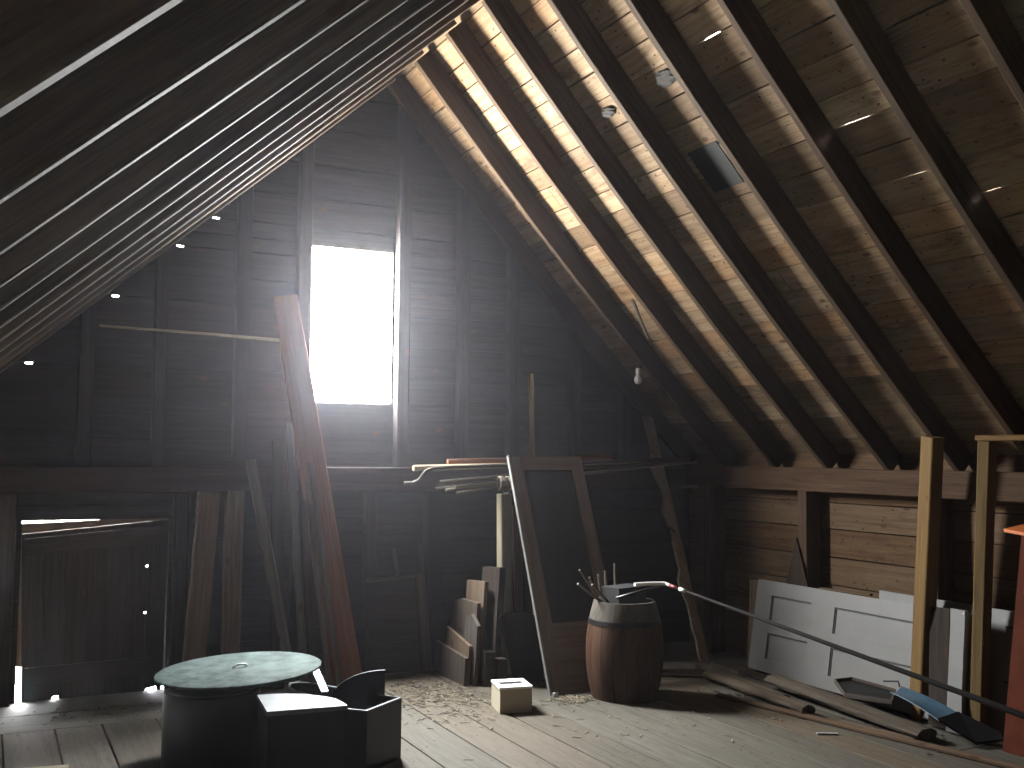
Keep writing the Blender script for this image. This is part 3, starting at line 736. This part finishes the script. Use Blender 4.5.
# ------------------------------------------------------------------ lumber on the floor before the knee wall
lean('lath', (1.93, 5.98, .013), (2.40, 3.65, .013), .06, .022, 'tanplank', 'long straight lath with a light edge lying nearest the open floor', 'lath', wd=(1, 0, 0))
def log(a, b, r0, r1, mat, label, flat=.5, cat='log'):
    bm = nbm(); N = 16; a, b = V(a), V(b); pts = []; n = 12; d_ = (b - a).normalized(); sx = d_.cross(V((0, 0, 1))).normalized(); sz = sx.cross(d_)
    rings = []; pid = (random.random(), random.random())
    for i in range(N + 1):
        k = i / N; r = r0 + (r1 - r0) * k; c = a.lerp(b, k)
        rings.append([bm.verts.new(c + sx * math.cos(2 * PI * j / n) * r * random.uniform(.9, 1.1) + sz * math.sin(2 * PI * j / n) * r * flat * random.uniform(.85, 1.1)) for j in range(n)])
    for i in range(N):
        for j in range(n):
            k = (j + 1) % n; f = bm.faces.new((rings[i][j], rings[i][k], rings[i + 1][k], rings[i + 1][j])); f.smooth = True
            L = (b - a).length
            setuv(bm, f, [(L * i / N, j * .03), (L * i / N, j * .03 + .03), (L * (i + 1) / N, j * .03 + .03), (L * (i + 1) / N, j * .03)], pid)
    for rg in (rings[0][::-1], rings[-1]):
        f = bm.faces.new(rg); setuv(bm, f, [(v.co.z, v.co.x) for v in rg], pid)
    return tag(finish('slab_log', bm, mat), label, cat, 'rough slabs on the floor by the knee wall')
log((2.47, 6.02, .065), (2.33, 4.50, .05), .085, .075, 'log', 'thick grey rotten slab lying lengthwise before the four-panel door')
log((2.20, 6.45, .04), (2.12, 5.28, .04), .05, .055, 'log', 'shorter grey slab with a broken end beside the long lath', .65)
log((2.37, 6.75, .04), (2.22, 5.62, .035), .06, .05, 'log', 'weathered slab reaching back into the dark corner past the barrel', .5)
lean('board', (2.62, 6.55, .012), (2.50, 5.5, .012), .09, .02, 'darkplank', 'dark flat board lying under the far end of the four-panel door', wd=(1, 0, 0))
lean('board', (2.17, 5.05, .012), (2.27, 4.55, .012), .07, .02, 'tanplank', 'short tan offcut lying between the long lath and the thick slab', wd=(1, 0, 0))
lean('board', (1.70, 6.95, .012), (2.48, 6.35, .012), .12, .022, 'darkplank', 'dark board flat on the floor behind the barrel', wd=(.5, 1, 0))
# dark tray
t = thing('tray', (2.62, 5.35, .1), 'dark shallow tray with a grey rim tilted on the thick slab', 'tray')
ta, tb, tc, td, te = V((2.576, 5.512, .13)), V((2.698, 5.475, .14)), V((2.667, 5.062, .145)), V((2.527, 4.956, .11)), V((2.442, 5.281, .095))
bm = nbm(); prism(bm, [ta, tb, tc, td, te], (0, 0, .01)); finish('base', bm, 'iron', t)
bm = nbm()
for p, q in ((ta, tb), (tb, tc), (tc, td), (td, te), (te, ta)): plank(bm, p + V((0, 0, .012)), q + V((0, 0, .012)), .03, .010, wd=(0, 0, 1), seg=1)
finish('rim', bm, 'greyplank', t)
# blue shovel-like scoop
t = thing('scoop_shovel', (2.5, 4.6, .05), 'blue plastic scoop blade with a black folded end on the floor lumber', 'scoop')
def flo_pts(zs): return zs
b0, b1, b2, b3 = V((2.56, 4.95, .205)), V((2.575, 4.90, .215)), V((2.52, 4.52, .125)), V((2.40, 4.60, .105))
bm = nbm(); g = []
for i in range(9):
    k = i / 8; l = V((2.46, 4.908, .20)).lerp(V((2.373, 4.456, .135)), k); r = V((2.601, 4.941, .215)).lerp(V((2.557, 4.464, .155)), k)
    g.append([l.lerp(r, j / 6) + V((0, 0, -.02 * math.sin(PI * j / 6) + .012 * math.sin(PI * k))) for j in range(7)])
for i in range(8):
    for j in range(6):
        vs = [bm.verts.new(p) for p in (g[i][j], g[i][j + 1], g[i + 1][j + 1], g[i + 1][j])]
        f = bm.faces.new(vs); f.smooth = True
bmesh.ops.remove_doubles(bm, verts=bm.verts, dist=1e-5)
bmesh.ops.solidify(bm, geom=bm.faces[:], thickness=.006)
finish('blade', bm, 'blue', t)
bm = nbm(); prism(bm, [(2.373, 4.462, .135), (2.557, 4.47, .155), (2.705, 4.298, .06), (2.686, 4.26, .03), (2.50, 4.30, .02)], (0, 0, .014)); finish('folded_end', bm, 'darkcloth', t, 'black folded end')
bm = nbm(); tube(bm, [(2.59, 4.95, .215), (2.60, 4.97, .245), (2.575, 5.07, .23)], .006, 6); finish('handle_wire', bm, 'iron', t)
# dark triangular offcut by the wall stud
bm = nbm(); prism(bm, [(2.85, 6.32, .68), (2.85, 6.06, .68), (2.868, 6.21, 1.07)], (.012, 0, 0), grain=(0, 0, 1))
tag(finish('offcut', bm, 'darkplank'), 'dark pointed offcut standing against the wall stud above the four-panel door', 'board')

# ------------------------------------------------------------------ on the roof
t = thing('light_bulb', (2.06, 7.19, 2.29), 'bare white light bulb hanging from a rafter near the far wall', 'light bulb')
bm = nbm(); lathe(bm, 2.06, 7.19, [(.0005, 2.285), (.018, 2.288), (.030, 2.302), (.033, 2.32), (.028, 2.340), (.017, 2.36), (.013, 2.372)], 20); finish('globe', bm, 'bulb', t)
bm = nbm(); lathe(bm, 2.06, 7.19, [(.013, 2.368), (.019, 2.372), (.019, 2.412), (.012, 2.42), (.0005, 2.42)], 16); finish('socket', bm, 'whiteplastic', t)
bm = nbm(); tube(bm, [(2.06, 7.19, 2.41), (2.08, 7.18, 2.425), (2.14, 7.155, 2.435)], .006, 6); finish('cord', bm, 'iron', t)
def onroof(x, y, off):    # point under the right sheathing
    s = x / math.cos(AR); return rpt(s - off * math.tan(AR) * 0, y, off)
def smap(x, z):   # slope coordinate of a point near the sheathing
    return x * math.cos(AR) + (H - z) * math.sin(AR)
for (x, y, z), (a, b), lb in (((.829, 5.70, 3.948), (.035, .075), 'grey mud nest stuck on the lit roof boards, closer to the far wall'), ((.82, 5.03, 3.96), (.05, .10), 'larger grey mud nest stuck on the roof boards, nearer the camera')):
    bm = nbm(); s = smap(x, z); c = rpt(s, y, RAF_D - .006)
    bmesh.ops.create_icosphere(bm, subdivisions=3, radius=1)
    e1 = V((math.cos(AR), 0, -math.sin(AR))); e3 = V((math.sin(AR), 0, math.cos(AR)))
    for v in bm.verts:
        q = v.co * (1 + .18 * math.sin(v.co.x * 7 + v.co.y * 5) * math.cos(v.co.z * 6))
        v.co = c + e1 * q.x * a + V((0, 1, 0)) * q.y * b + e3 * q.z * .022
    for f in bm.faces: f.smooth = True
    tag(finish('mud_nest', bm, 'mud'), lb, 'nest', 'mud nests on the roof boards')
bm = nbm(); s0_, s1_ = smap(1.153, 3.61), smap(1.37, 3.385)
prism(bm, [rpt(s0_, 5.27, RAF_D - .004), rpt(s0_, 4.98, RAF_D - .004), rpt(s1_, 4.98, RAF_D - .004), rpt(s1_, 5.27, RAF_D - .004)], V((math.sin(AR), 0, math.cos(AR))) * .003)
tag(finish('tar_patch', bm, 'tar'), 'dark square patch of tar paper on the right roof boards', 'patch')
bm = nbm(); plank(bm, (1.745, 6.80, 2.92), (1.955, 6.89, 2.64), .03, .012, wd=(0, 1, 0), seg=6, jit=.004)
tag(finish('splinter', bm, 'greyplank'), 'loose wood splinter hanging down along the lit roof boards', 'splinter')

# ------------------------------------------------------------------ black furniture in the foreground
dcx, dcy = -1.60, 5.82
t = thing('drum_table', (dcx, dcy, 0), 'black drum shaped table under the dusty round disc', 'table')
bm = nbm(); lathe(bm, dcx, dcy, [(.245, 0), (.255, .02), (.255, .40), (.25, .415), (.24, .42), (.0005, .42)], 64); finish('drum', bm, 'black', t)
bm = nbm(); lathe(bm, dcx, dcy, [(.0005, .4202), (.235, .4202), (.235, .424), (.23, .426), (.0005, .426)], 64); finish('dusty_top', bm, 'dustsheen', t, 'dusty grey top')
bm = nbm(); lathe(bm, dcx + .1, dcy + .1, [(.06, .426), (.05, .43), (.05, .452)], 24); finish('pedestal', bm, 'black', t)
t = thing('round_disc', (-1.42, 5.99, .46), 'large dusty greenish round disc resting tilted on the black drum table', 'disc')
bm = nbm(); lathe(bm, 0, 0, [(.0005, -.012), (.446, -.012), (.456, -.006), (.456, .006), (.446, .012), (.0005, .012)], 80)
T = Matrix.Translation((-1.42, 5.995, .468)) @ Matrix.Rotation(-.048, 4, V((.21, .977, 0)).normalized()) 
bmesh.ops.transform(bm, matrix=T, verts=bm.verts); finish('plate', bm, 'dustydisc', t)
bm = nbm(); tube(bm, [(-.035, -.01, .008), (-.035, -.01, .022), (-.01, .0, .03), (.02, .0, .03), (.04, .005, .022), (.04, .005, .008)], .006, 8)
bmesh.ops.transform(bm, matrix=T, verts=bm.verts); finish('loop_handle', bm, 'steel', t, 'bright metal loop')

t = thing('quarter_box', (-1.3, 5.1, 0), 'low black box with a quarter-round dusty top beside the drum table', 'box')
arc = [(-1.50, 4.987), (-1.123, 4.95), (-1.125, 5.03), (-1.135, 5.11), (-1.165, 5.17), (-1.206, 5.22), (-1.255, 5.27), (-1.309, 5.305), (-1.37, 5.33), (-1.465, 5.345)]
bm = nbm(); prism(bm, [(x, y, 0) for x, y in arc], (0, 0, .445)); finish('body', bm, 'black', t)
cxm, cym = -1.3, 5.12
bm = nbm(); prism(bm, [(cxm + (x - cxm) * 1.02, cym + (y - cym) * 1.02, .446) for x, y in arc], (0, 0, .022)); finish('top', bm, 'dustsheen', t, 'dusty top with pale sheen in its colour')

t = thing('open_bin', (-.85, 5.7, 0), 'open black bin with a rounded far end and a fin inside, beside the quarter-round box', 'bin')
rim = [(-.964, 5.42), (-.885, 5.34), (-.612, 5.545), (-.672, 5.63), (-.76, 5.78), (-.86, 5.95), (-.95, 6.10), (-1.03, 6.18), (-1.085, 6.17), (-1.12, 6.08), (-1.11, 5.95), (-1.06, 5.8), (-1.03, 5.6)]
def inset(P, d_):
    c = V((sum(p[0] for p in P) / len(P), sum(p[1] for p in P) / len(P)))
    return [tuple(V(p) + (c - V(p)).normalized() * d_) for p in P]
inn = inset(rim, .018)
bm = nbm(); N = len(rim)
for k in range(N):
    q = (k + 1) % N
    prism(bm, [(*rim[k], 0), (*rim[q], 0), (*inn[q], 0), (*inn[k], 0)], (0, 0, .325))
finish('shell', bm, 'black', t)
bm = nbm(); prism(bm, [(*p, .012) for p in rim], (0, 0, .015)); finish('bottom', bm, 'black', t)
bm = nbm()
for k in range(N):
    q = (k + 1) % N
    prism(bm, [(*rim[k], .3252), (*rim[q], .3252), (*inn[q], .3252), (*inn[k], .3252)], (0, 0, .006))
finish('rim', bm, 'dustsheen', t, 'shiny worn rim')
fa, fb = V((-.95, 5.76, 0)), V((-.672, 5.66, 0))
fin = [fa + V((0, 0, .03)), fb + V((0, 0, .03)), fb + V((0, 0, .465))] + [fb.lerp(fa, math.sin(PI / 2 * i / 10)) + V((0, 0, .465 - .155 * (1 - math.cos(PI / 2 * i / 10)))) for i in range(1, 11)]
bm = nbm(); prism(bm, fin, (.006, .014, 0)); finish('fin', bm, 'black', t)
lean('slat', (-.955, 5.88, .325), (-.935, 6.2, .418), .042, .012, 'whiteplastic', 'short white slat catching light, tilted up out of the open black bin', 'slat', wd=(1, 0, 0), jit=0)

# ------------------------------------------------------------------ litter and small bits on the floor
random.seed(5)
bm = nbm()
def chip(x, y, L, a, w, z):
    c, s_ = math.cos(a), math.sin(a)
    prism(bm, [(x - c * L - s_ * w, y - s_ * L + c * w, z), (x + c * L - s_ * w, y + s_ * L + c * w, z), (x + c * L + s_ * w, y + s_ * L - c * w, z + random.uniform(0, .006)), (x - c * L + s_ * w, y - s_ * L - c * w, z)], (0, 0, .002))
for cx, cy, sx, sy, n in ((.15, 6.9, .30, .40, 420), (.95, 6.33, .14, .09, 170), (.1, 6.3, .4, .3, 90), (-1.9, 7.2, .5, .25, 40), (1.0, 5.6, .8, .5, 40)):
    for _ in range(n):
        chip(random.gauss(cx, sx * .6), min(7.5, random.gauss(cy, sy * .6)), random.uniform(.006, .035), random.uniform(0, PI), random.uniform(.0012, .004), random.uniform(.001, .006))
o = finish('straw_litter', bm, 'straw'); o['kind'] = 'stuff'; tag(o, 'straw and wood litter scattered on the floor boards', 'litter')
bm = nbm()
for cx, cy, sx, sy, n in ((.1, 6.9, .35, .45, 110), (2.35, 4.7, .12, .3, 130), (2.25, 5.9, .2, .4, 90), (-2.0, 7.3, .5, .2, 40)):
    for _ in range(n):
        chip(random.gauss(cx, sx * .6), min(7.5, random.gauss(cy, sy * .6)), random.uniform(.005, .022), random.uniform(0, PI), random.uniform(.003, .008), random.uniform(.001, .008))
o = finish('bark_litter', bm, 'bark'); o['kind'] = 'stuff'; tag(o, 'dark bark crumbs scattered on the floor by the lumber', 'litter')
bm = nbm(); prism(bm, [(1.86, 4.92, .001), (1.97, 4.86, .001), (1.985, 4.885, .001), (1.87, 4.945, .001)], (0, 0, .008)); tag(finish('wood_chip', bm, 'white2'), 'small pale wood chip lying alone on the right of the floor', 'chip')
bm = nbm(); tube(bm, [(.86, 6.45, .016), (.90, 6.46, .016)], .015, 8); tag(finish('tin_lid', bm, 'steel'), 'tiny bright metal scrap on the floor at the corner of the screen door', 'scrap')
lean('board', (-2.95, 6.12, .011), (-2.3, 6.02, .011), .20, .022, 'paleplank', 'pale board end lying on the floor at the lower left', wd=(0, 1, 0))

# ------------------------------------------------------------------ added haze standing in for lens glare
def glare_mat():
    m = bpy.data.materials.new('added_glare_scatter'); m.use_nodes = True; nt = m.node_tree
    for n in list(nt.nodes):
        if n.type != 'OUTPUT_MATERIAL': nt.nodes.remove(n)
    v = nt.nodes.new('ShaderNodeVolumeScatter'); v.inputs['Color'].default_value = (.93, .93, 1, 1)
    v.inputs['Density'].default_value = GLARE_DENSITY; v.inputs['Anisotropy'].default_value = .85
    nt.links.new(v.outputs[0], nt.nodes['Material Output'].inputs['Volume'])
    return m
if GLARE_DENSITY > 0:
    bm = nbm(); prism(bm, [(XKL - .3, YB - .3, -.2), (XK + .4, YB - .3, -.2), (XK + .4, YB - .3, 2.1), (0, YB - .3, 5.3), (XKL - .3, YB - .3, 2.1)], (0, YG - YB + .6, 0))
    o = finish('glare_haze', bm, glare_mat()); o['kind'] = 'stuff'; tag(o, 'thin haze added to stand for glare before the bright window', 'haze')

# ------------------------------------------------------------------ light
w = bpy.data.worlds.new('World'); sc.world = w; w.use_nodes = True
nt = w.node_tree; bg = nt.nodes['Background']; bg.inputs[1].default_value = WORLD
# graded sky and ground; dim horizon band made up to shape the light
tc = nt.nodes.new('ShaderNodeTexCoord'); sx = nt.nodes.new('ShaderNodeSeparateXYZ'); nt.links.new(tc.outputs['Generated'], sx.inputs[0])
mr = nt.nodes.new('ShaderNodeMapRange'); mr.inputs[1].default_value = -1; mr.inputs[2].default_value = 1; nt.links.new(sx.outputs[2], mr.inputs[0])
nt.links.new(ramp(nt, mr.outputs[0], [(0, (1.5, 1.46, 1.36, 1)), (.20, (1.45, 1.42, 1.33, 1)), (.36, (1.0, .98, .93, 1)), (.44, (.48, .475, .46, 1)), (.5, (.36, .365, .37, 1)), (.6, (.66, .67, .68, 1)), (.74, (.85, .87, .88, 1)), (.87, (1.4, 1.43, 1.45, 1)), (1, (1.5, 1.54, 1.56, 1))]), bg.inputs[0])
def portal(loc, sx, sy, rot):
    l = bpy.data.lights.new('window_portal', 'AREA'); l.shape = 'RECTANGLE'; l.size = sx; l.size_y = sy; l.cycles.is_portal = True
    o = bpy.data.objects.new('window_portal', l); COL.objects.link(o); o.location = loc; o.rotation_euler = rot
portal(((WX0 + WX1) / 2, YG + .06, (WZ0 + WZ1) / 2), WX1 - WX0, WZ1 - WZ0, (-PI / 2, 0, 0))

# ------------------------------------------------------------------ camera
f_px, p, th, ro = 1033.93, .0672266, .465232, .0083715
fw = V((math.sin(th) * math.cos(p), math.cos(th) * math.cos(p), math.sin(p)))
r0 = V((math.cos(th), -math.sin(th), 0)); u0 = r0.cross(fw)
r = r0 * math.cos(ro) + u0 * math.sin(ro); u = u0 * math.cos(ro) - r0 * math.sin(ro)
cd = bpy.data.cameras.new('camera'); cam = bpy.data.objects.new('camera', cd); COL.objects.link(cam)
cam.matrix_world = Matrix(((r.x, u.x, -fw.x, -2.72), (r.y, u.y, -fw.y, 0), (r.z, u.z, -fw.z, 1.7), (0, 0, 0, 1)))
cd.sensor_fit = 'HORIZONTAL'; cd.sensor_width = 36; cd.lens = 36 * f_px / 1024; cd.clip_start = .05
sc.camera = cam
vs = sc.view_settings
sc.display_settings.display_device = 'sRGB'
vs.view_transform = 'Standard'; vs.look = 'None'; vs.gamma = 1; vs.use_curve_mapping = False; vs.exposure = EXPOSURE
cy = sc.cycles
cy.max_bounces = 8; cy.diffuse_bounces = 6; cy.glossy_bounces = 4; cy.transparent_max_bounces = 8
cy.sample_clamp_indirect = 6; cy.caustics_reflective = False; cy.caustics_refractive = False
cy.use_denoising = True
